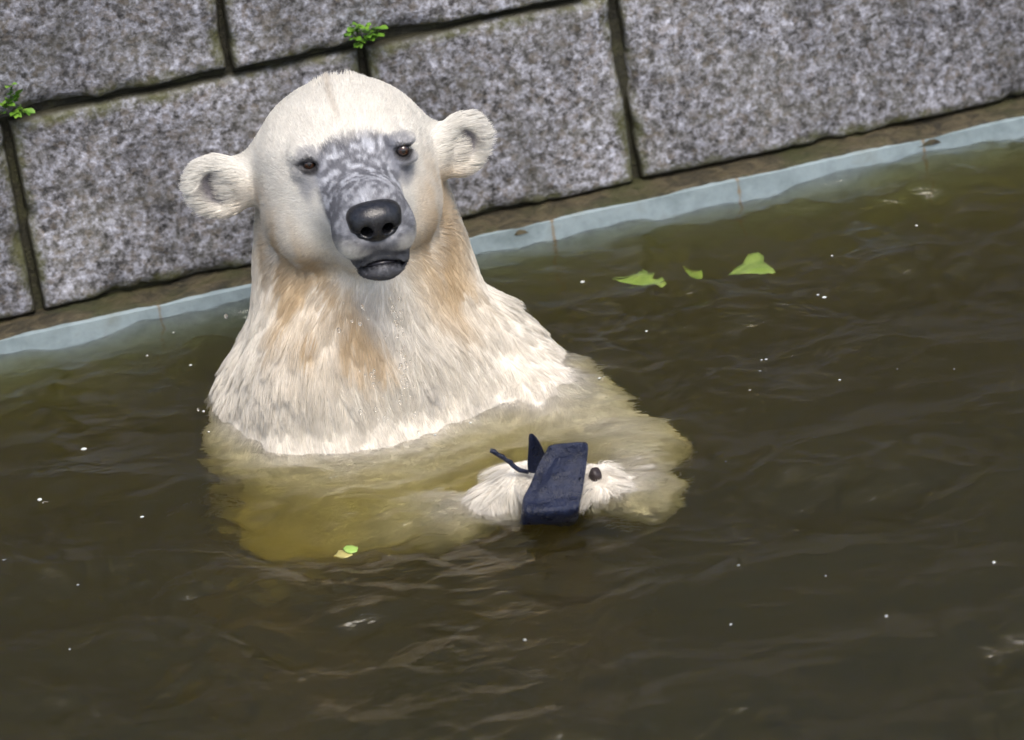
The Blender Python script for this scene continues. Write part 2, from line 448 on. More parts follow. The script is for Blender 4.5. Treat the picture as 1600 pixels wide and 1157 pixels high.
def surface_nets(Fv, xs, ys, zs):
    ins = Fv < 0
    c = np.zeros(tuple(n-1 for n in Fv.shape), np.int8)
    for a in (0, 1):
        for b in (0, 1):
            for d in (0, 1):
                c += ins[a:Fv.shape[0]-1+a, b:Fv.shape[1]-1+b, d:Fv.shape[2]-1+d]
    act = (c > 0) & (c < 8)
    I, J, K = np.nonzero(act)
    ids = np.full(act.shape, -1, np.int32); ids[I, J, K] = np.arange(len(I))
    corner = {(a, b, d): Fv[I+a, J+b, K+d] for a in (0, 1) for b in (0, 1) for d in (0, 1)}
    acc = np.zeros((len(I), 3)); cnt = np.zeros(len(I))
    for (p, q) in [((0, b, d), (1, b, d)) for b in (0, 1) for d in (0, 1)] + [((a, 0, d), (a, 1, d)) for a in (0, 1) for d in (0, 1)] + [((a, b, 0), (a, b, 1)) for a in (0, 1) for b in (0, 1)]:
        f0, f1 = corner[p], corner[q]; m = (f0 < 0) != (f1 < 0)
        t = np.where(m, f0/np.where(m, f0-f1, 1), 0)
        for ax in range(3):
            acc[:, ax] += np.where(m, p[ax]+t*(q[ax]-p[ax]), 0)
        cnt += m
    acc /= cnt[:, None]
    def ax(arr, i, f): return arr[i]+(arr[i+1]-arr[i])*f
    V = np.stack([ax(xs, I, acc[:, 0]), ax(ys, J, acc[:, 1]), ax(zs, K, acc[:, 2])], 1)
    Qs = []
    for axis in range(3):
        o1, o2 = [(1, 2), (2, 0), (0, 1)][axis]
        sl = [slice(None)]*3; sl2 = [slice(None)]*3
        sl[axis] = slice(0, -1); sl2[axis] = slice(1, None)
        ch = ins[tuple(sl)] != ins[tuple(sl2)]
        g = list(np.nonzero(ch))
        ok = (g[o1] > 0) & (g[o2] > 0) & (g[o1] < Fv.shape[o1]-1) & (g[o2] < Fv.shape[o2]-1)
        g = [q[ok] for q in g]
        def cell(d1, d2):
            h = [q.copy() for q in g]; h[o1] -= d1; h[o2] -= d2
            return ids[h[0], h[1], h[2]]
        q4 = np.stack([cell(1, 1), cell(0, 1), cell(0, 0), cell(1, 0)], 1)
        fl_ = ~ins[g[0], g[1], g[2]]
        q4[fl_] = q4[fl_][:, ::-1]
        Qs.append(q4)
    return V, np.vstack(Qs)
def spans(*segs):
    out = []
    for a, b, st in segs: out.append(np.arange(a, b, st))
    return np.concatenate(out)
def basis(fwd, up=(0, 0, 1)):
    f = np.array(fwd, float); f /= np.linalg.norm(f); s = np.cross(f, up); s /= np.linalg.norm(s); u = np.cross(s, f)
    return np.array([s, f, u])      # side, forward, up

# landmarks, photo pixel + chosen depth
EYE_L, EYE_R = ony(484, 259, -.118), ony(631, 238, -.112)
NOSE = ony(588, 352, -.300)
CHIN = ony(597, 423, -.262)
EAR_L, EAR_R = ony(344, 290, .035), ony(716, 226, .045)
HC = ony(540, 262, .02)                    # middle of the skull
print('LM', EYE_L, EYE_R, NOSE, CHIN, EAR_L, EAR_R, HC)
PAW_L, PAW_R = ony(820, 750, -.470), ony(935, 757, -.505)
FWD = np.array([.105, -1, -.06]); HB = basis(FWD)       # head axes: side (image left is -), forward, up
SIDE = -HB[0] if HB[0][0] < 0 else HB[0]
UPH = HB[2]; FW = HB[1]
def hp(s, f, u): return HC + SIDE*s + FW*f + UPH*u      # point in head frame
HR = np.array([SIDE, FW, UPH])

gx = spans((-.66, -.53, .009), (-.53, .05, .0045), (.05, .36, .008))
gy = spans((-.62, -.36, .007), (-.36, .10, .0045), (.10, .52, .011))
gz = spans((-1.02, -.30, .018), (-.30, .26, .008), (.26, .64, .0045))
fd = Field(gx, gy, gz)
# body
B = fd.ell((-.215, .07, -.06), (.29, .25, .20))
B = smin(B, fd.cone((-.232, .055, .08), (-.227, .085, .38), .205, .152), .09)
B = smin(B, fd.ell((-.22, .10, -.55), (.32, .29, .46)), .12)
B = smin(B, fd.cone((-.40, .04, -.03), (-.41, -.02, -.15), .108, .11), .07)     # shoulders
B = smin(B, fd.cone((-.05, .04, -.03), (.03, -.03, -.11), .105, .112), .07)
B = smin(B, fd.ell((-.285, -.075, .03), (.15, .12, .17)), .08)
B = smin(B, fd.ell((-.25, -.045, -.10), (.27, .25, .122)), .05)
B = smin(B, fd.ell((-.20, -.12, -.24), (.27, .28, .16)), .08)                    # breast
B = smin(B, fd.ell((-.42, -.10, -.78), (.17, .30, .2)), .08)                      # thighs, sitting
B = smin(B, fd.ell((.0, -.10, -.78), (.17, .30, .2)), .08)
B = smin(B, fd.cone((-.45, -.35, -.9), (-.47, -.50, -.93), .085, .07), .06)
B = smin(B, fd.cone((.03, -.35, -.9), (.06, -.50, -.93), .085, .07), .06)
# arms
elL = np.array([-.38, -.24, -.31]); B = smin(B, fd.cone((-.41, -.02, -.15), elL, .11, .09), .06)
wrL = PAW_L+np.array([-.12, .02, -.095]); B = smin(B, fd.cone(elL, wrL, .09, .060), .05)
elR = np.array([.165, -.27, -.13]); B = smin(B, fd.cone((.03, -.03, -.11), elR, .115, .088), .06)
wrR = PAW_R+np.array([.055, .05, -.09]); B = smin(B, fd.cone(elR, wrR, .085, .058), .05)
def paw(Bf, P, d, curl):
    d = np.array(d, float); d /= np.linalg.norm(d); s = np.cross(d, (0, 0, 1)); s /= np.linalg.norm(s)
    Bf = smin(Bf, fd.ell(P-d*.05-np.array([0, 0, .026]), (.058, .052, .036), np.array([d, s, np.cross(d, s)])), .03)
    for q in (-1.5, -.5, .5, 1.5):
        a = P-d*.02+s*q*.021+np.array([0, 0, .0]); e = P+d*(.022-.006*abs(q))+s*q*.025+np.array([0, 0, curl])
        Bf = smin(Bf, fd.cone(a, e, .021, .0165), .010)
    return Bf
B = paw(B, PAW_L, (1, .02, .30), -.004)
B = paw(B, PAW_R, (-.9, -.10, .30), -.006)
# head
Hd = fd.ell(hp(0, -.015, .012), (.150, .150, .122), HR)
Hd = smin(Hd, fd.ell(hp(-.006, .035, .035), (.118, .125, .088), HR), .04)         # forehead
Hd = smin(Hd, fd.ell(hp(-.069, .050, -.058), (.080, .098, .080), HR), .05)        # cheeks
Hd = smin(Hd, fd.ell(hp(.066, .050, -.056), (.078, .098, .080), HR), .05)
mz0 = hp(.0, .09, -.02); mz1 = NOSE-FW*.062-UPH*.010
Hd = smin(Hd, fd.cone(mz0, mz1, .080, .0585), .045)                               # muzzle
sdx = SIDE*.026
Hd = smin(Hd, fd.ell(mz1+FW*.012-sdx-UPH*.026, (.043, .052, .041), HR), .02)      # whisker pads
Hd = smin(Hd, fd.ell(mz1+FW*.012+sdx-UPH*.026, (.042, .052, .041), HR), .02)
Hd = smin(Hd, fd.cone(hp(0, .05, -.10), CHIN-FW*.030+UPH*.012, .070, .034), .028)   # lower jaw
Hd = smin(Hd, fd.ell(ony(597, 404, -.252), (.042, .034, .026), HR), .020)
Hd = smin(Hd, fd.ell(CHIN-FW*.006+UPH*.010, (.038, .034, .022), HR), .015)
for E_, sg in ((EYE_L, -1), (EYE_R, 1)):                                           # brows and lower lids
    Hd = smin(Hd, fd.ell(E_-FW*.022+UPH*.013+SIDE*sg*.002, (.023, .022, .009), HR), .028)
    Hd = smin(Hd, fd.ell(E_-FW*.012-UPH*.016, (.024, .017, .011), HR), .015)
A_ = smin(B, Hd, .020)
# ears: cupped discs
def ear(A0, P, out, lean, rw, rh):
    n_ = np.array(out, float); n_ /= np.linalg.norm(n_)           # the way the cup opens
    upv = np.array(lean, float); upv -= n_*(upv@n_); upv /= np.linalg.norm(upv)
    sv = np.cross(n_, upv); rot = np.array([sv, n_, upv])
    e = fd.ell(P, (rw, .026, rh), rot)
    cup = fd.ell(P+n_*.019-upv*.010, (rw*.74, .033, rh*.80), rot)
    e = smax(e, -cup, .010)
    return smin(A0, e, .022)
A_ = ear(A_, EAR_L, (-.22, -.95, .12), (-.90, 0, .30), .047, .056)
A_ = ear(A_, EAR_R, (.20, -.95, .12), (.72, 0, .62), .044, .056)
A_ = smin(A_, fd.cone(EAR_L+np.array([.03, .01, .0]), HC+np.array([-.10, .03, -.0]), .033, .06), .03)
A_ = smin(A_, fd.cone(EAR_R+np.array([-.02, .01, -.01]), HC+np.array([.10, .03, .0]), .033, .06), .03)
# eye sockets, mouth, nose seat
EYER = .0120
for E_ in (EYE_L, EYE_R):
    A_ = smax(A_, -fd.ell(E_+FW*.002, (.0128, .016, .0056), HR), .005)
ML, MR = ony(548, 421, -.240), ony(635, 406, -.236); MC = ony(597, 411, -.288)
MD = (MR-ML)/np.linalg.norm(MR-ML); mU = np.cross(MD, FW); mU = mU if mU[2] > 0 else -mU
MOUTH = []
for t in np.linspace(0, 1, 11):
    c2 = 2*MC-(ML+MR)/2; P0 = ML*(1-t)**2+2*c2*t*(1-t)+MR*t*t; MOUTH.append(P0)
for P0 in MOUTH[1:-1]:
    A_ = smax(A_, -fd.cone(P0+FW*.03, P0-FW*.024, .0058, .0050), .004)
A_ = smax(A_, -fd.ell(NOSE-FW*.018-UPH*.002, (.037, .038, .028), HR), .004)
V, Q = surface_nets(A_, gx, gy, gz)
del A_, Hd
print('BEAR verts', len(V))

def seg_d(P, a, b):
    d = b-a; t = np.clip(((P-a)@d)/(d@d), 0, 1); return np.linalg.norm(P-a-t[:, None]*d, axis=1)
def fur_color(P, Nn):
    """base colour of the coat: cream, grey skin on muzzle and round the eyes, ochre stain on the neck"""
    n_hi = fbm(P, 55, 3, 2); n_md = fbm(P, 14, 3, 3); n_lo = fbm(P, 5, 3, 4)
    c = np.tile(np.array([.82, .795, .735]), (len(P), 1))
    rel = P-HC; hs, hf, hu = rel@SIDE, rel@FW, rel@UPH
    head = sstep(.22, .28, P[:, 2])
    # neck and chest warmer, stained
    warm = sstep(.40, .22, P[:, 2])*.55
    c = mixc(c, (.775, .705, .595), warm*(.5+.9*n_lo).clip(0, 1))
    # ochre locks below the cheeks and along the throat
    for a, b_, rad in (((-.37, -.04, .33), (-.33, -.14, .20), .085), ((-.095, -.03, .34), (-.055, -.06, .20), .085), ((-.30, -.12, .27), (-.23, -.17, .13), .035)):
        d = seg_d(P, np.array(a), np.array(b_))
        c = mixc(c, (.61, .45, .25), sstep(rad*1.5, rad*.2, d)*(.30+1.0*sstep(.36, .66, fbm(P*np.array([1, 1, .35]), 26, 3, 6))).clip(0, 1)*.8)
    # grey speckled muzzle
    mzx = seg_d(P, (EYE_L+EYE_R)/2+FW*.035, mz1)
    front = sstep(.060, .125, hf)
    mask = sstep(.088, .066, mzx)*sstep(.085, .13, hf)
    mask = np.maximum(mask, sstep(.066, .05, seg_d(P, mz1, CHIN-FW*.01))*sstep(.13, .16, hf))
    mask = (mask*1.35-.9*(n_md-.45)-.5*(n_hi-.5)-.12).clip(0, 1)*.95
    spk = sstep(.40, .68, .65*fbm(P, 105, 2, 12)+.35*fbm(P, 36, 2, 13))
    tip = sstep(.20, .27, hf)          # darker towards lips
    grey = np.array([.155, .16, .185])*np.ones((len(P), 1))
    grey = mixc(grey, (.56, .575, .62), spk*(1-.25*tip))
    lowm = sstep(.0, -.045, (P-NOSE)@UPH)
    grey = mixc(grey, (.085, .09, .11), tip*lowm*.8)
    c = c*(1-mask[:, None])+grey*mask[:, None]
    # round the eyes
    for E_, sg in ((EYE_L, -1), (EYE_R, 1)):
        d = np.sqrt(((P-E_)@SIDE/1.15)**2+((P-E_)@UPH)**2+((P-E_)@FW*.5)**2)
        dd = seg_d(P, E_+UPH*.012, E_-UPH*.036-SIDE*sg*.004)+.022*(n_md-.5)+.014*(n_hi-.5)
        k = sstep(.036, .012, dd)*.80*(.55+.7*n_hi).clip(0, 1)
        c = mixc(c, (.23, .24, .28), k)
        c = mixc(c, (.035, .033, .036), sstep(.0185, .012, d))
    # faint crease up the forehead
    cr = sstep(.010, .0, np.abs(hs+.006+.010*(n_md-.5)))*sstep(.05, .09, hu)*sstep(.10, .05, hf)
    c = mixc(c, (.58, .52, .44), cr*.55)
    # inside of ears: violet-grey skin, with the shadow of the cup painted in
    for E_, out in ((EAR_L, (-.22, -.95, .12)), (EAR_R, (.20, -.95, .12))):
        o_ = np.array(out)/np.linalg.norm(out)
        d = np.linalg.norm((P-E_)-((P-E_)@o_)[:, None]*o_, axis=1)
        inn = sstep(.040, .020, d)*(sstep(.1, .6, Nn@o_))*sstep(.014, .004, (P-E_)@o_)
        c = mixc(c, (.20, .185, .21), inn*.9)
    # lips
    d = np.min([seg_d(P, P0+FW*.03, P0-FW*.03) for P0 in MOUTH], axis=0)
    lip = sstep(.0085, .0050, d)*sstep(.14, .18, hf)
    c = mixc(c, (.018, .018, .022), lip)
    return c*(.94+.12*n_hi[:, None])

# wet locks: long folds down the neck and breast
_t = fastmesh('tmp', V, Q); _n = np.empty(len(V)*3, np.float32); _t.vertices.foreach_get('normal', _n); _n = _n.reshape(-1, 3)
_m = sstep(.36, .24, V[:, 2])*sstep(-.12, -.02, V[:, 2])
_d = (fbm(V*np.array([1, 1, .28]), 17, 2, 71)-.5)*.015 + (fbm(V*np.array([1, 1, .30]), 45, 2, 72)-.5)*.008
V = V+_n*(_d*_m)[:, None]
bpy.data.meshes.remove(_t)
bear = empty('polar_bear', (-.22, .05, -DEPTH))
tag(bear, 'wet cream polar bear rising chest-deep out of the pool, holding a dark blue cloth', 'polar bear')
bm_ = fastmesh('body', V, Q)
VN = np.empty(len(bm_.vertices)*3, np.float32); bm_.vertices.foreach_get('normal', VN); VN = VN.reshape(-1, 3).astype(float)
VC = fur_color(V, VN)
at = bm_.attributes.new('coat', 'FLOAT_COLOR', 'POINT')
at.data.foreach_set('color', np.hstack([VC, np.ones((len(V), 1))]).astype(np.float32).ravel())
SKIN, n, b = mat('bear_skin')
a = N(n, 'ShaderNodeAttribute', attribute_name='coat')
sc_ = N(n, 'ShaderNodeVectorMath', operation='SCALE'); sc_.inputs['Scale'].default_value = .86; n.links.new(a.outputs['Color'], sc_.inputs[0])
n.links.new(sc_.outputs[0], b.inputs['Base Color']); b.inputs['Roughness'].default_value = .6
pos = N(n, 'ShaderNodeNewGeometry').outputs['Position']
mp = N(n, 'ShaderNodeMapping'); mp.inputs['Scale'].default_value = (1, 1, .35); n.links.new(pos, mp.inputs[0])
bump(n, noise(n, mp.outputs[0], 220, 4, .6), .5, .003, b)
body = link('body', bm_, SKIN); set_parent_keep(body, bear)

# eyes
EM, n, b = mat('bear_eye')
co = objco(n); s_ = N(n, 'ShaderNodeSeparateXYZ'); n.links.new(co, s_.inputs[0])
rad = math_(n, 'SQRT', math_(n, 'ADD', math_(n, 'POWER', s_.outputs[0], 2.), math_(n, 'POWER', s_.outputs[1], 2.)))
c = ramp(n, [(0, (.006, .005, .004)), (.26, (.006, .005, .004)), (.34, (.045, .018, .007)), (.62, (.028, .012, .006)), (.72, (.012, .010, .009))], math_(n, 'DIVIDE', rad, EYER)).outputs[0]
n.links.new(c, b.inputs['Base Color']); b.inputs['Roughness'].default_value = .08; b.inputs['Coat Weight'].default_value = .6
def uvs(name, r, seg=24, rings=14):
    bm = bmesh.new(); bmesh.ops.create_uvsphere(bm, u_segments=seg, v_segments=rings, radius=r)
    m_ = bpy.data.meshes.new(name); bm.to_mesh(m_); bm.free(); m_.polygons.foreach_set('use_smooth', [True]*len(m_.polygons)); return m_
em = uvs('eye', EYER)
for E_ in (EYE_L, EYE_R):
    o = link('eye', em, None, None)
    if not em.materials: em.materials.append(EM)
    o.location = tuple(E_-FW*.0085)
    look = Vector((FW*.6+np.array([0, -.8, .38])*.6).tolist()); o.rotation_euler = look.to_track_quat('Z', 'Y').to_euler()
    set_parent_keep(o, bear)

# nose pad with nostrils
nx_ = np.arange(-.062, .0625, .0018); ny_ = np.arange(-.045, .04, .0018); nz_ = np.arange(-.052, .0525, .0018)
nf = Field(nx_, ny_, nz_)         # local: x side, y forward, z up
Nf = nf.ell((0, -.012, .010), (.0455, .034, .024))
Nf = smin(Nf, nf.ell((0, -.008, -.010), (.034, .032, .026)), .014)
Nf = smin(Nf, nf.ell((-.026, -.006, -.004), (.017, .024, .020)), .010)
Nf = smin(Nf, nf.ell((.026, -.006, -.004), (.017, .024, .020)), .010)
for sg in (-1, 1):
    Nf = smax(Nf, -nf.cone((sg*.0185, .030, -.0085), (sg*.0155, -.022, -.002), .0106, .0080), .004)
    Nf = smax(Nf, -nf.cone((sg*.026, .020, -.014), (sg*.039, .008, -.0125), .0062, .0040), .004)
Nf = smax(Nf, -nf.cone((0, .030, -.036), (0, .0275, -.008), .0022, .0016), .003)
NV, NQ = surface_nets(Nf, nx_, ny_, nz_)
NM, n, b = mat('bear_nose')
pos = objco(n)
n.links.new(ramp(n, [(.35, (.006, .006, .007)), (.7, (.020, .020, .023))], noise(n, pos, 160, 4)).outputs[0], b.inputs['Base Color'])
b.inputs['Roughness'].default_value = .22; b.inputs['Specular IOR Level'].default_value = .6
vv = N(n, 'ShaderNodeTexVoronoi'); vv.inputs['Scale'].default_value = 520; n.links.new(pos, vv.inputs['Vector'])
bump(n, vv.outputs['Distance'], .30, .0012, b)
no = link('nose', fastmesh('nose', NV, NQ), NM)
NU = UPH*.985+SIDE*.0; 
no.matrix_world = Matrix(((SIDE[0], FW[0], UPH[0], NOSE[0]-FW[0]*.012), (SIDE[1], FW[1], UPH[1], NOSE[1]-FW[1]*.012), (SIDE[2], FW[2], UPH[2], NOSE[2]-FW[2]*.012), (0, 0, 0, 1)))
set_parent_keep(no, bear)
# lower lip / tongue edge seen in the parted mouth
LM, n, b = mat('bear_lip'); b.inputs['Base Color'].default_value = (.03, .028, .034, 1); b.inputs['Roughness'].default_value = .25
def tube(name, pts, rads, seg=10):
    pts = [Vector(tuple(p_)) for p_ in pts]; Vt = []; Ft = []
    for q, p_ in enumerate(pts):
        t = (pts[min(q+1, len(pts)-1)]-pts[max(q-1, 0)]).normalized()
        s = t.cross(Vector((0.13, .2, 1))).normalized(); u2 = s.cross(t)
        for a in range(seg):
            an = 2*math.pi*a/seg; Vt.append(p_+(s*math.cos(an)+u2*math.sin(an))*rads[q])
    for q in range(len(pts)-1):
        for a in range(seg):
            Ft.append((q*seg+a, q*seg+(a+1) % seg, (q+1)*seg+(a+1) % seg, (q+1)*seg+a))
    Ft.append(tuple(range(seg))[::-1]); Ft.append(tuple((len(pts)-1)*seg+a for a in range(seg)))
    return mesh(name, Vt, Ft)
lp = [P0-FW*.006-mU*.003 for P0 in MOUTH[2:-2]]
lo = link('lip', tube('lip', lp, [.0012+.0022*math.sin(math.pi*t) for t in np.linspace(.08, .92, len(lp))]), LM); set_parent_keep(lo, bear)

# claws and pads
CM, n, b = mat('claw_horn'); b.inputs['Base Color'].default_value = (.012, .011, .012, 1); b.inputs['Roughness'].default_value = .35
PM, n, b = mat('paw_pad'); b.inputs['Base Color'].default_value = (.03, .021, .021, 1); b.inputs['Roughness'].default_value = .5
def claw(P, d, L=.028):
    d = np.array(d, float); d /= np.linalg.norm(d); up_ = np.array([0, 0, 1.])
    pts = [P+d*L*t-up_*L*.45*t*t for t in np.linspace(0, 1, 6)]
    o = link('claw', tube('claw', pts, [.0052*(1-t)**.8+.0006 for t in np.linspace(0, 1, 6)], 8), CM); set_parent_keep(o, bear)
for q in (-1.5, -.5, .5, 1.5):
    d = np.array([1, .02, .30]); s = np.cross(d, (0, 0, 1)); claw(PAW_L+d*(.036-.006*abs(q))+s*q*.025+np.array([0, 0, .006]), d)
    d = np.array([-.9, -.10, .30])/.95; s = np.cross(d, (0, 0, 1)); q < 0 and claw(PAW_R+d*(.026-.006*abs(q))+s*q*.025+np.array([0, 0, .002]), d, .020)
def blob(name, P, r, mt, seed=0):
    m_ = uvs(name, 1., 20, 12); vv_ = np.array([v.co for v in m_.vertices]); k = 1+.25*(vnoise(vv_, 2.2, seed)-.5)
    for v, q in zip(m_.vertices, k): v.co = v.co*q
    o = link(name, m_, mt); o.location = tuple(P); o.scale = r; return o
for px, py, z_, r in ((930, 743, -.513, (.0105, .013, .0125)), (966, 763, -.525, (.009, .007, .007))):
    o = blob('toe_pad', ony(px, py, z_), r, PM, px); set_parent_keep(o, bear)

# ------------------------------------------------------------------ fur: real strands as a child of the bear
def make_fur():
    T = np.vstack([Q[:, [0, 1, 2]], Q[:, [0, 2, 3]]])
    a, b_, c_ = V[T[:, 0]], V[T[:, 1]], V[T[:, 2]]
    ar = .5*np.linalg.norm(np.cross(b_-a, c_-a), axis=1); cen = (a+b_+c_)/3
    nrm = np.cross(b_-a, c_-a); nrm /= np.linalg.norm(nrm, axis=1)[:, None]+1e-12
    vis = ((CAM-cen)*nrm).sum(1)/np.linalg.norm(CAM-cen, axis=1)
    rel = cen-HC; hf = rel@FW
    headz = sstep(.24, .34, cen[:, 2])
    dens = 1.0+1.6*headz+2.2*headz*sstep(.05, .13, hf)
    dens *= sstep(-.55, -.05, vis)*.9+.1
    dens *= sstep(-.26, -.08, cen[:, 2])
    wgt = ar*dens
    nst = int(230000*FUR)
    pick = RNG.choice(len(T), nst, p=wgt/wgt.sum())
    u, v = RNG.random(nst), RNG.random(nst); fl2 = u+v > 1; u[fl2] = 1-u[fl2]; v[fl2] = 1-v[fl2]
    P = a[pick]+(b_-a)[pick]*u[:, None]+(c_-a)[pick]*v[:, None]
    Nn = VN[T[pick, 0]]*(1-u-v)[:, None]+VN[T[pick, 1]]*u[:, None]+VN[T[pick, 2]]*v[:, None]
    Nn /= np.linalg.norm(Nn, axis=1)[:, None]+1e-9
    # keep eyes, nose seat and mouth bare
    keep = np.ones(nst, bool)
    for E_ in (EYE_L, EYE_R): keep &= np.sqrt(((P-E_)@SIDE/1.6)**2+((P-E_)@UPH)**2+((P-E_)@FW*.6)**2) > .0095
    d = np.min([seg_d(P, P0+FW*.03, P0-FW*.03) for P0 in MOUTH], axis=0); keep &= ~((d < .0058) & ((P-HC)@FW > .14))
    keep &= np.sqrt((((P-NOSE)@SIDE)/.046)**2+(((P-NOSE)@UPH)/.036)**2+(((P-NOSE)@FW)/.055)**2) > .95
    P, Nn = P[keep], Nn[keep]; n_ = len(P)
    rel = P-HC; hs, hf, hu = rel@SIDE, rel@FW, rel@UPH
    head = sstep(.24, .32, P[:, 2])*sstep(-.2, -.1, hf*0+hf)
    # flow: on the face away from the nose, elsewhere down with gravity; arms towards the paws
    face = P-(NOSE+FW*.03-UPH*.0); face /= np.linalg.norm(face, axis=1)[:, None]
    down = np.tile(np.array([0, -.12, -1.]), (n_, 1)) + .35*Nn*np.array([1, 1, 0])
    hw = sstep(.21, .33, P[:, 2]+.25*np.clip(hf, -.05, .2))
    dirn = face*hw[:, None]+down*(1-hw)[:, None]
    sub = sstep(.03, -.04, P[:, 2]); armr = sub*sstep(-.16, -.24, P[:, 1])
    dirn = dirn*(1-armr[:, None]) + np.array([1., -.1, .1])*armr[:, None]
    dirn += .55*(np.stack([fbm(P, 9, 2, s) for s in (41, 42, 43)], 1)-.5) + .25*(np.stack([vnoise(P, 40, s) for s in (51, 52, 53)], 1)-.5)
    # ears: fur runs outwards
    for E_ in (EAR_L, EAR_R):
        w_ = sstep(.075, .045, np.linalg.norm(P-E_, axis=1))
        o_ = P-HC; o_ /= np.linalg.norm(o_, axis=1)[:, None]
        dirn = dirn*(1-w_[:, None])+o_*w_[:, None]*1.2
    dirn -= Nn*(dirn*Nn).sum(1)[:, None]; dirn /= np.linalg.norm(dirn, axis=1)[:, None]+1e-9
    # length
    L = .036+.020*fbm(P, 8, 2, 61)
    L = L*(1-hw)+(.013+.008*fbm(P, 10, 2, 62))*hw
    L += .010*hw*sstep(-.01, -.07, hu)*sstep(.14, .08, hf); mzf = sstep(.075, .15, hf)*hw; L = L*(1-mzf)+.0065*mzf
    tuft = sstep(.070, .03, np.linalg.norm(P-ony(528, 122, .07), axis=1)); spike = sstep(.52, .62, vnoise(P, 70, 66)); L += tuft*(.001+.011*spike)
    for E_ in (EAR_L, EAR_R): L += .008*sstep(.07, .04, np.linalg.norm(P-E_, axis=1))
    L *= RNG.uniform(.65, 1.2, n_)
    lift = .09+.08*RNG.random(n_)+.06*hw; lift = lift*(1-.3*mzf)+tuft*(.05+.50*spike)
    for E_ in (EAR_L, EAR_R): lift += .25*sstep(.07, .045, np.linalg.norm(P-E_, axis=1))
    # wet locks: gather strands of a neighbourhood to a common tip
    ns = max(8, int(n_*.022)); seeds = RNG.choice(n_, ns, replace=False)
    kd = kdtree.KDTree(ns)
    for q, s in enumerate(seeds): kd.insert(P[s], q)
    kd.balance()
    near = np.array([kd.find(p_)[1] for p_ in P.tolist()]); sd_ = seeds[near]
    cl = (.75*(1-hw)+.30*hw)*(1-.6*mzf)*(.6+.4*RNG.random(n_))
    K = 5; pts = np.zeros((n_, K, 3)); ts = np.linspace(0, 1, K)
    def curve(i_, t): return P[i_]+dirn[i_]*(L[i_]*t)[:, None]+Nn[i_]*(L[i_]*lift[i_]*(t*(1.25-.75*t)))[:, None]
    allix = np.arange(n_)
    for k_, t in enumerate(ts):
        own = curve(allix, np.full(n_, t)); com = curve(sd_, np.full(n_, t))
        off = np.linalg.norm(com-own, axis=1)
        wgt_ = (cl*t**1.4*sstep(.04, .016, np.linalg.norm(P[sd_]-P, axis=1)))[:, None]
        pts[:, k_] = own*(1-wgt_)+com*wgt_
        if k_: pts[:, k_] += RNG.normal(0, .0005*t, (n_, 3))
    colr = fur_color(P, Nn)
    shade = RNG.normal(1, .07, n_).clip(.75, 1.15); colr = (colr*shade[:, None]).clip(.004, .88)
    hc = bpy.data.hair_curves.new('fur'); hc.add_curves([K]*n_)
    hc.position_data.foreach_set('vector', pts.astype(np.float32).ravel())
    rad = np.linspace(1, .25, K)[None, :]*(.00042*(1-.3*mzf)*RNG.uniform(.7, 1.25, n_))[:, None]
    ra = hc.attributes.get('radius') or hc.attributes.new('radius', 'FLOAT', 'POINT')
    ra.data.foreach_set('value', rad.astype(np.float32).ravel())
    ca = hc.attributes.new('coat', 'FLOAT_COLOR', 'CURVE')
    ca.data.foreach_set('color', np.hstack([colr, np.ones((n_, 1))]).astype(np.float32).ravel())
    return hc
FM, n, b = mat('bear_fur')
a = N(n, 'ShaderNodeAttribute', attribute_name='coat')
n.links.new(a.outputs['Color'], b.inputs['Base Color']); b.inputs['Roughness'].default_value = .42; b.inputs['Specular IOR Level'].default_value = .35
tr = N(n, 'ShaderNodeBsdfTranslucent'); n.links.new(a.outputs['Color'], tr.inputs[0])
mx = N(n, 'ShaderNodeMixShader'); mx.inputs[0].default_value = .28
n.links.new(b.outputs[0], mx.inputs[1]); n.links.new(tr.outputs[0], mx.inputs[2]); n.links.new(mx.outputs[0], n.nodes['Material Output'].inputs[0])
if FUR > 0:
    fur = link('fur', make_fur(), FM); tag(fur, kind='stuff'); set_parent_keep(fur, bear)

# ------------------------------------------------------------------ the dark blue cloth pouch in the bear's paws
CL, n, b = mat('wet_navy_cloth')
pos = objco(n)
a1 = noise(n, pos, 45, 5, .6); a2 = noise(n, pos, 420, 3, .6)
c = ramp(n, [(.3, (.0032, .005, .015)), (.55, (.006, .0105, .034)), (.75, (.011, .019, .052))], a1).outputs[0]
n.links.new(c, b.inputs['Base Color']); n.links.new(mapr(n, a1, .35, .65, .22, .50), b.inputs['Roughness'])
b.inputs['Sheen Weight'].default_value = .03; b.inputs['Specular IOR Level'].default_value = .45
wv = N(n, 'ShaderNodeTexWave'); wv.inputs['Scale'].default_value = 190; wv.inputs['Distortion'].default_value = 2.5; n.links.new(pos, wv.inputs[0])
p0 = bump(n, wv.outputs[1], .35, .001, None)
p1 = bump(n, a2, .8, .0020, None, p0); bump(n, noise(n, pos, 34, 5, .6), .7, .010, b, p1)
pouch = empty('cloth_pouch', tuple(onz(862, 815)))
tag(pouch, 'dark navy wet cloth pouch gripped between the white paws at the water surface', 'pouch')
lv = [((815, 842), (901, 829), -.548, .014), ((815, 830), (904, 819), -.572, .024), ((819, 806), (907, 798), -.604, .040), ((830, 780), (912, 772), -.580, .036),
      ((844, 746), (917, 739), -.560, .034), ((858, 712), (920, 706), -.538, .022)]
NS, NR = 26, 34
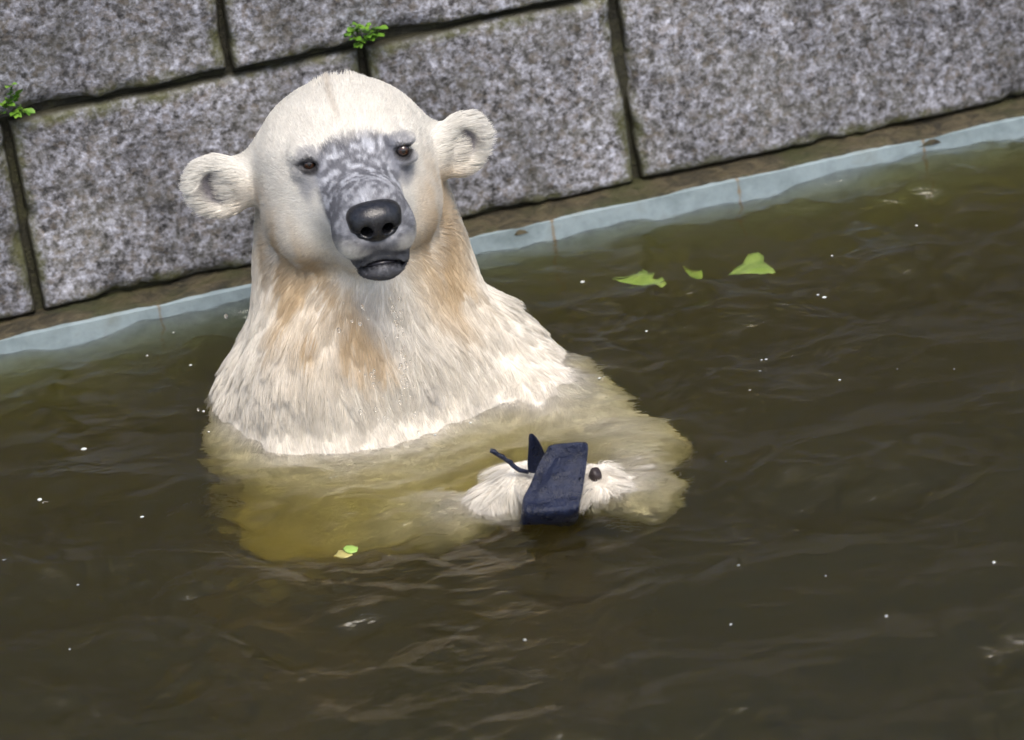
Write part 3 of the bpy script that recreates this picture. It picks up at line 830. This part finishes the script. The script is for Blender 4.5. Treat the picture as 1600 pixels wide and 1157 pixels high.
def lerp_lv(t):
    i0 = min(int(t), len(lv)-2); f = t-i0
    def cr(g):
        p0, p1_, p2, p3 = [np.array(g(lv[min(max(i0+q, 0), len(lv)-1)])) for q in (-1, 0, 1, 2)]
        return .5*((2*p1_)+(-p0+p2)*f+(2*p0-5*p1_+4*p2-p3)*f*f+(-p0+3*p1_-3*p2+p3)*f**3)
    l, r, Y, th = cr(lambda q: q[0]), cr(lambda q: q[1]), float(cr(lambda q: [q[2]])[0]), float(cr(lambda q: [q[3]])[0])
    return ony(l[0], l[1], Y), ony(r[0], r[1], Y-.012), th
Vp = []
for s in range(NS):
    t = s/(NS-1)*(len(lv)-1); l, r, th = lerp_lv(t)
    top = s/(NS-1)
    for a in range(NR):
        an = 2*math.pi*a/NR; cx, sy = math.cos(an), math.sin(an)
        ux = .5+.5*math.copysign(abs(cx)**.28, cx); uy = .5-.5*math.copysign(abs(sy)**.55, sy)     # uy 0 front, 1 back
        P = l*(1-ux)+r*ux + np.array([0, .9, .42])*th*uy
        P = P + np.array([0, -.7, .5])*(.014*(vnoise(np.array([[ux*2.2, uy, top*3.1]]), 1.6, 3)[0]-.5)+.006*(vnoise(np.array([[ux*5, uy, top*7]]), 1.6, 5)[0]-.5))
        if uy < .5: P = P + np.array([0, .35, -.9])*sstep(.72, 1., top)*(.005*math.sin(ux*math.pi)**2+.011*(1-sstep(.0, .5, ux)))
        Vp.append(P)
Fp = [(s*NR+a, s*NR+(a+1) % NR, (s+1)*NR+(a+1) % NR, (s+1)*NR+a) for s in range(NS-1) for a in range(NR)]
k0 = len(Vp)          # inner wall so the mouth of the pouch is a real opening
cen = [np.mean(Vp[s*NR:(s+1)*NR], axis=0) for s in range(NS)]
dep = 8
for d_ in range(dep):
    s = NS-1-d_
    for a in range(NR): Vp.append(cen[s]+(np.array(Vp[s*NR+a])-cen[s])*.87)
for a in range(NR):
    b2 = (a+1) % NR
    Fp.append(((NS-1)*NR+a, (NS-1)*NR+b2, k0+b2, k0+a))
    for d_ in range(dep-1): Fp.append((k0+d_*NR+a, k0+d_*NR+b2, k0+(d_+1)*NR+b2, k0+(d_+1)*NR+a))
Fp.append(tuple(k0+(dep-1)*NR+a for a in range(NR))); Fp.append(tuple(range(NR))[::-1])
po = link('bag', mesh('bag', Vp, Fp), CL); set_parent_keep(po, pouch)
def recalc(o):
    bm = bmesh.new(); bm.from_mesh(o.data); bmesh.ops.recalc_face_normals(bm, faces=bm.faces); bm.to_mesh(o.data); bm.free()
recalc(po)
def sheet(name, rows, thick, mt, nsub=2):
    """rows of 3-D points -> thick sheet"""
    nr, nc = len(rows), len(rows[0]); Vs = [tuple(p_) for r0 in rows for p_ in r0]
    Fs = [(i_*nc+j_, i_*nc+j_+1, (i_+1)*nc+j_+1, (i_+1)*nc+j_) for i_ in range(nr-1) for j_ in range(nc-1)]
    o = link(name, mesh(name, Vs, Fs), mt)
    md = o.modifiers.new('s', 'SOLIDIFY'); md.thickness = thick; md.offset = 0
    md = o.modifiers.new('d', 'SUBSURF'); md.levels = nsub; md.render_levels = nsub
    return o
fr = [((825, 742), (856, 748), -.515), ((823, 724), (856, 734), -.516), ((825, 706), (854, 716), -.520), ((826, 692), (848, 701), -.525), ((826, 679), (838, 684), -.528)]
rows = []
for (l, r, Y) in fr:
    A0, B0 = ony(*l, Y), ony(*r, Y-.006)
    rows.append([A0*(1-t)+B0*t+np.array([0, .012*math.sin(math.pi*t), .0]) for t in (0, .33, .66, 1)])
fo = sheet('flap', rows, .0035, CL); set_parent_keep(fo, pouch)
cp = [(766, 704), (772, 706), (778, 711), (785, 714), (791, 719), (797, 722), (803, 729), (812, 735), (826, 738)]
pts = [ony(x, y, -.50) for x, y in cp]
co_ = link('cord', tube('cord', pts, [.0034, .0046, .0034, .0044, .0033, .0045, .0038, .0040, .0035], 9), CL); set_parent_keep(co_, pouch)

# ------------------------------------------------------------------ leaves drifting in the water
def leafmat(name, c0, c1):
    m, n, b = mat(name); p_ = N(n, 'ShaderNodeNewGeometry').outputs['Position']
    n.links.new(ramp(n, [(.3, c0), (.7, c1)], noise(n, p_, 60, 4)).outputs[0], b.inputs['Base Color']); b.inputs['Roughness'].default_value = .5
    b.inputs['Subsurface Weight'].default_value = 0
    return m
LG = leafmat('green_leaf', (.24, .40, .07), (.38, .52, .14)); LY = leafmat('yellowed_leaf', (.30, .26, .07), (.48, .42, .16))
def drift_leaf(name, outline, z_, mt, label, seed):
    pts = [onz(x, y, z_) for x, y in outline]; c0 = np.mean(pts, axis=0)
    bm = bmesh.new(); f = bm.faces.new([bm.verts.new(tuple(p_-c0)) for p_ in pts])
    bmesh.ops.triangulate(bm, faces=[f]); bmesh.ops.subdivide_edges(bm, edges=bm.edges, cuts=3, use_grid_fill=True)
    for v in bm.verts:
        q = np.array([list(v.co+Vector(c0))]); v.co.z += .009*(vnoise(q, 30, seed)[0]-.5)
        v.co.x += .004*(vnoise(q, 55, seed+1)[0]-.5); v.co.y += .010*(vnoise(q, 55, seed+2)[0]-.5)
    bmesh.ops.recalc_face_normals(bm, faces=bm.faces)
    m_ = bpy.data.meshes.new(name); bm.to_mesh(m_); bm.free()
    m_.polygons.foreach_set('use_smooth', [True]*len(m_.polygons))
    o = link(name, m_, mt); o.location = tuple(c0); md = o.modifiers.new('s', 'SOLIDIFY'); md.thickness = .0008
    return tag(o, label, 'leaf', 'leaves drifting in the pool')
def c7(l): return [(930+x/5, 370+y/5) for x, y in l]
drift_leaf('floating_leaf', c7([(140, 395), (230, 378), (345, 365), (380, 328), (412, 350), (432, 378), (485, 368), (468, 398), (540, 402), (572, 440), (525, 464), (450, 450), (400, 462), (330, 435), (240, 408)]), -.030, LG, 'ragged lobed light green leaf drifting beside a smaller scrap', 1)
drift_leaf('floating_leaf', c7([(690, 340), (760, 350), (850, 342), (835, 385), (790, 415), (722, 412), (705, 375)]), -.050, LG, 'smallest dim green leaf scrap sunk between two brighter leaves', 2)
drift_leaf('floating_leaf', c7([(1050, 352), (1082, 290), (1150, 258), (1200, 190), (1270, 158), (1330, 200), (1340, 272), (1402, 330), (1300, 349), (1180, 346)]), -.026, LG, 'bright green triangular leaf drifting near the pale pool edge', 3)
drift_leaf('floating_leaf', [(519, 866), (528, 859), (538, 861), (548, 863), (551, 869), (540, 871), (528, 870)], .004, LY, 'yellow brown leaf scrap floating in front of the submerged forearm', 4)
drift_leaf('floating_leaf', [(536, 858), (541, 853), (550, 852), (560, 856), (557, 862), (547, 864), (540, 862)], .007, LG, 'tiny green leaf lying on the yellow brown scrap', 5)

# ------------------------------------------------------------------ drops from the chin, bubbles on the pool
DM, n, b = mat('water_drop'); b.inputs['Base Color'].default_value = (1, 1, 1, 1); b.inputs['Roughness'].default_value = .0
b.inputs['IOR'].default_value = 1.33; b.inputs['Transmission Weight'].default_value = 1
dm = uvs('water_drop', 1., 12, 8); dm.materials.append(DM)
rd = random.Random(21)
for k in range(76):
    if k < 46:
        t = rd.random(); x, y = 614+30*t+rd.gauss(0, 5+3*t), 452+205*t
    elif k < 70:
        t = rd.random(); x, y = 555+45*t+rd.gauss(0, 22), 470+190*t
    else: x, y = rd.choice([(303, 518), (310, 640), (355, 494), (700, 300), (655, 676), (590, 655)]); x += rd.gauss(0, 3)
    P = ony(x, y, -.27+rd.uniform(-.03, .03) if k < 70 else -.24)
    if P[2] < .008: continue
    r = rd.choice([.0015, .002, .0025, .0032])
    o = link('water_drop', dm); o.location = tuple(P); o.scale = (r, r, r*rd.uniform(1., 1.5))
    tag(o, "clear water drop falling below the bear's dripping chin", 'water drop', 'drops falling from the chin')
BM, n, b = mat('foam_bubble'); b.inputs['Base Color'].default_value = (.75, .77, .74, 1); b.inputs['Roughness'].default_value = .12
b.inputs['Transmission Weight'].default_value = .35
bub = [(1288, 465, 5), (1278, 461, 3), (853, 356, 4), (862, 357, 3), (131, 702, 6), (62, 781, 6), (222, 808, 4), (8, 880, 4), (122, 916, 3), (109, 1015, 3), (318, 643, 4), (326, 675, 3), (298, 571, 4),
       (524, 747, 3), (517, 749, 3), (598, 757, 2), (735, 661, 3), (726, 640, 3), (937, 592, 5), (944, 590, 3), (1197, 562, 3), (1190, 563, 3), (1187, 583, 4), (1172, 612, 3), (1312, 594, 3), (1155, 888, 4), (1385, 963, 4), (1553, 879, 4),
       (1432, 353, 4), (1300, 400, 3), (910, 441, 5), (1142, 976, 3), (1010, 518, 4), (271, 520, 3), (570, 668, 3), (680, 680, 3), (640, 668, 4), (660, 664, 3), (1491, 577, 2), (1402, 577, 2), (1134, 723, 2), (230, 556, 3), (820, 1000, 3), (1290, 900, 2)]
for k, (x, y, s) in enumerate(bub):
    P = onz(x, y, .001); r = s/PPM*.55
    o = link('bubble', dm.copy() if k == 0 else bpy.data.meshes['bubble'])
    if k == 0: o.data.name = 'bubble'; o.data.materials.clear(); o.data.materials.append(BM)
    o.location = tuple(P); o.scale = (r*rd.uniform(.9, 1.5), r, r*.7)
    tag(o, 'tiny pale foam bubble floating on the dark pool water', 'bubble', 'foam bubbles on the pool')

# ------------------------------------------------------------------ weeds rooted in the wall joints
PG = leafmat('weed_green', (.05, .15, .012), (.17, .33, .03)); PS = leafmat('weed_stem', (.08, .12, .02), (.14, .18, .04))
def weed_leaf():
    Vl, Fl = [], []; nl = 6
    for i_ in range(nl+1):
        t = i_/nl; w_ = .36*math.sin(math.pi*min(1, t*.93+.05))**.8
        for q in (-1, 0, 1): Vl.append((q*w_, t, .10*abs(q)*w_*2-.25*t*t))
    for i_ in range(nl):
        for q in (0, 1): Fl.append((i_*3+q, i_*3+q+1, (i_+1)*3+q+1, (i_+1)*3+q))
    m_ = mesh('leaf', Vl, Fl); m_.materials.append(PG); return m_
WL = weed_leaf()
def weed(root_px, stems, label, seed):
    rg = random.Random(seed); s0, z0 = wall_sz(*root_px, d=-LEDGE-.012); root = wp(s0, z0, -LEDGE-.012)
    e = empty('wall_weed', tuple(root)); tag(e, label, 'weed', 'weeds growing in the wall joints')
    for (px, py, out, nl) in stems:
        s1, z1 = wall_sz(px, py, d=-LEDGE+out); tip = wp(s1, z1, -LEDGE+out)
        mid = (root+tip)/2+WN*.006+np.array([0, 0, .004])
        q = [root*(1-t)**2+2*mid*t*(1-t)+tip*t*t for t in np.linspace(0, 1, 6)]
        o = link('stem', tube('stem', q, [.0011, .001, .0009, .0008, .0007, .0005], 6), PS); set_parent_keep(o, e); st = o
        for k in range(nl):
            t = .35+.65*(k+1)/nl; P = root*(1-t)**2+2*mid*t*(1-t)+tip*t*t
            o = link('leaf', WL); L = rg.uniform(.011, .021)
            d = (tip-root)/max(1e-6, np.linalg.norm(tip-root))*.7+WN*rg.uniform(.1, .9)+WD*rg.uniform(-.9, .9)+np.array([0, 0, rg.uniform(-.4, .8)])
            o.rotation_euler = Vector(d).to_track_quat('Y', 'Z').to_euler(); o.rotation_euler.rotate_axis('Y', rg.uniform(-.7, .7))
            o.location = tuple(P); o.scale = (L, L, L); set_parent_keep(o, st)
weed((566, 62), [(540, 52, .02, 5), (548, 41, .022, 6), (560, 40, .025, 6), (572, 38, .022, 6), (583, 42, .022, 6), (592, 44, .018, 5), (596, 54, .016, 4), (560, 70, .022, 5), (555, 60, .028, 5), (575, 55, .028, 6), (586, 55, .025, 5)],
     'bushy green weed in the joint right above the polar bear', 5)
weed((14, 180), [(18, 132, .018, 9), (27, 150, .018, 6), (4, 160, .02, 5), (30, 168, .02, 6), (42, 172, .016, 5), (12, 160, .026, 5), (24, 176, .022, 5), (-6, 176, .016, 4)],
     'sprig of green weed where a wide vertical joint meets the upper course', 9)
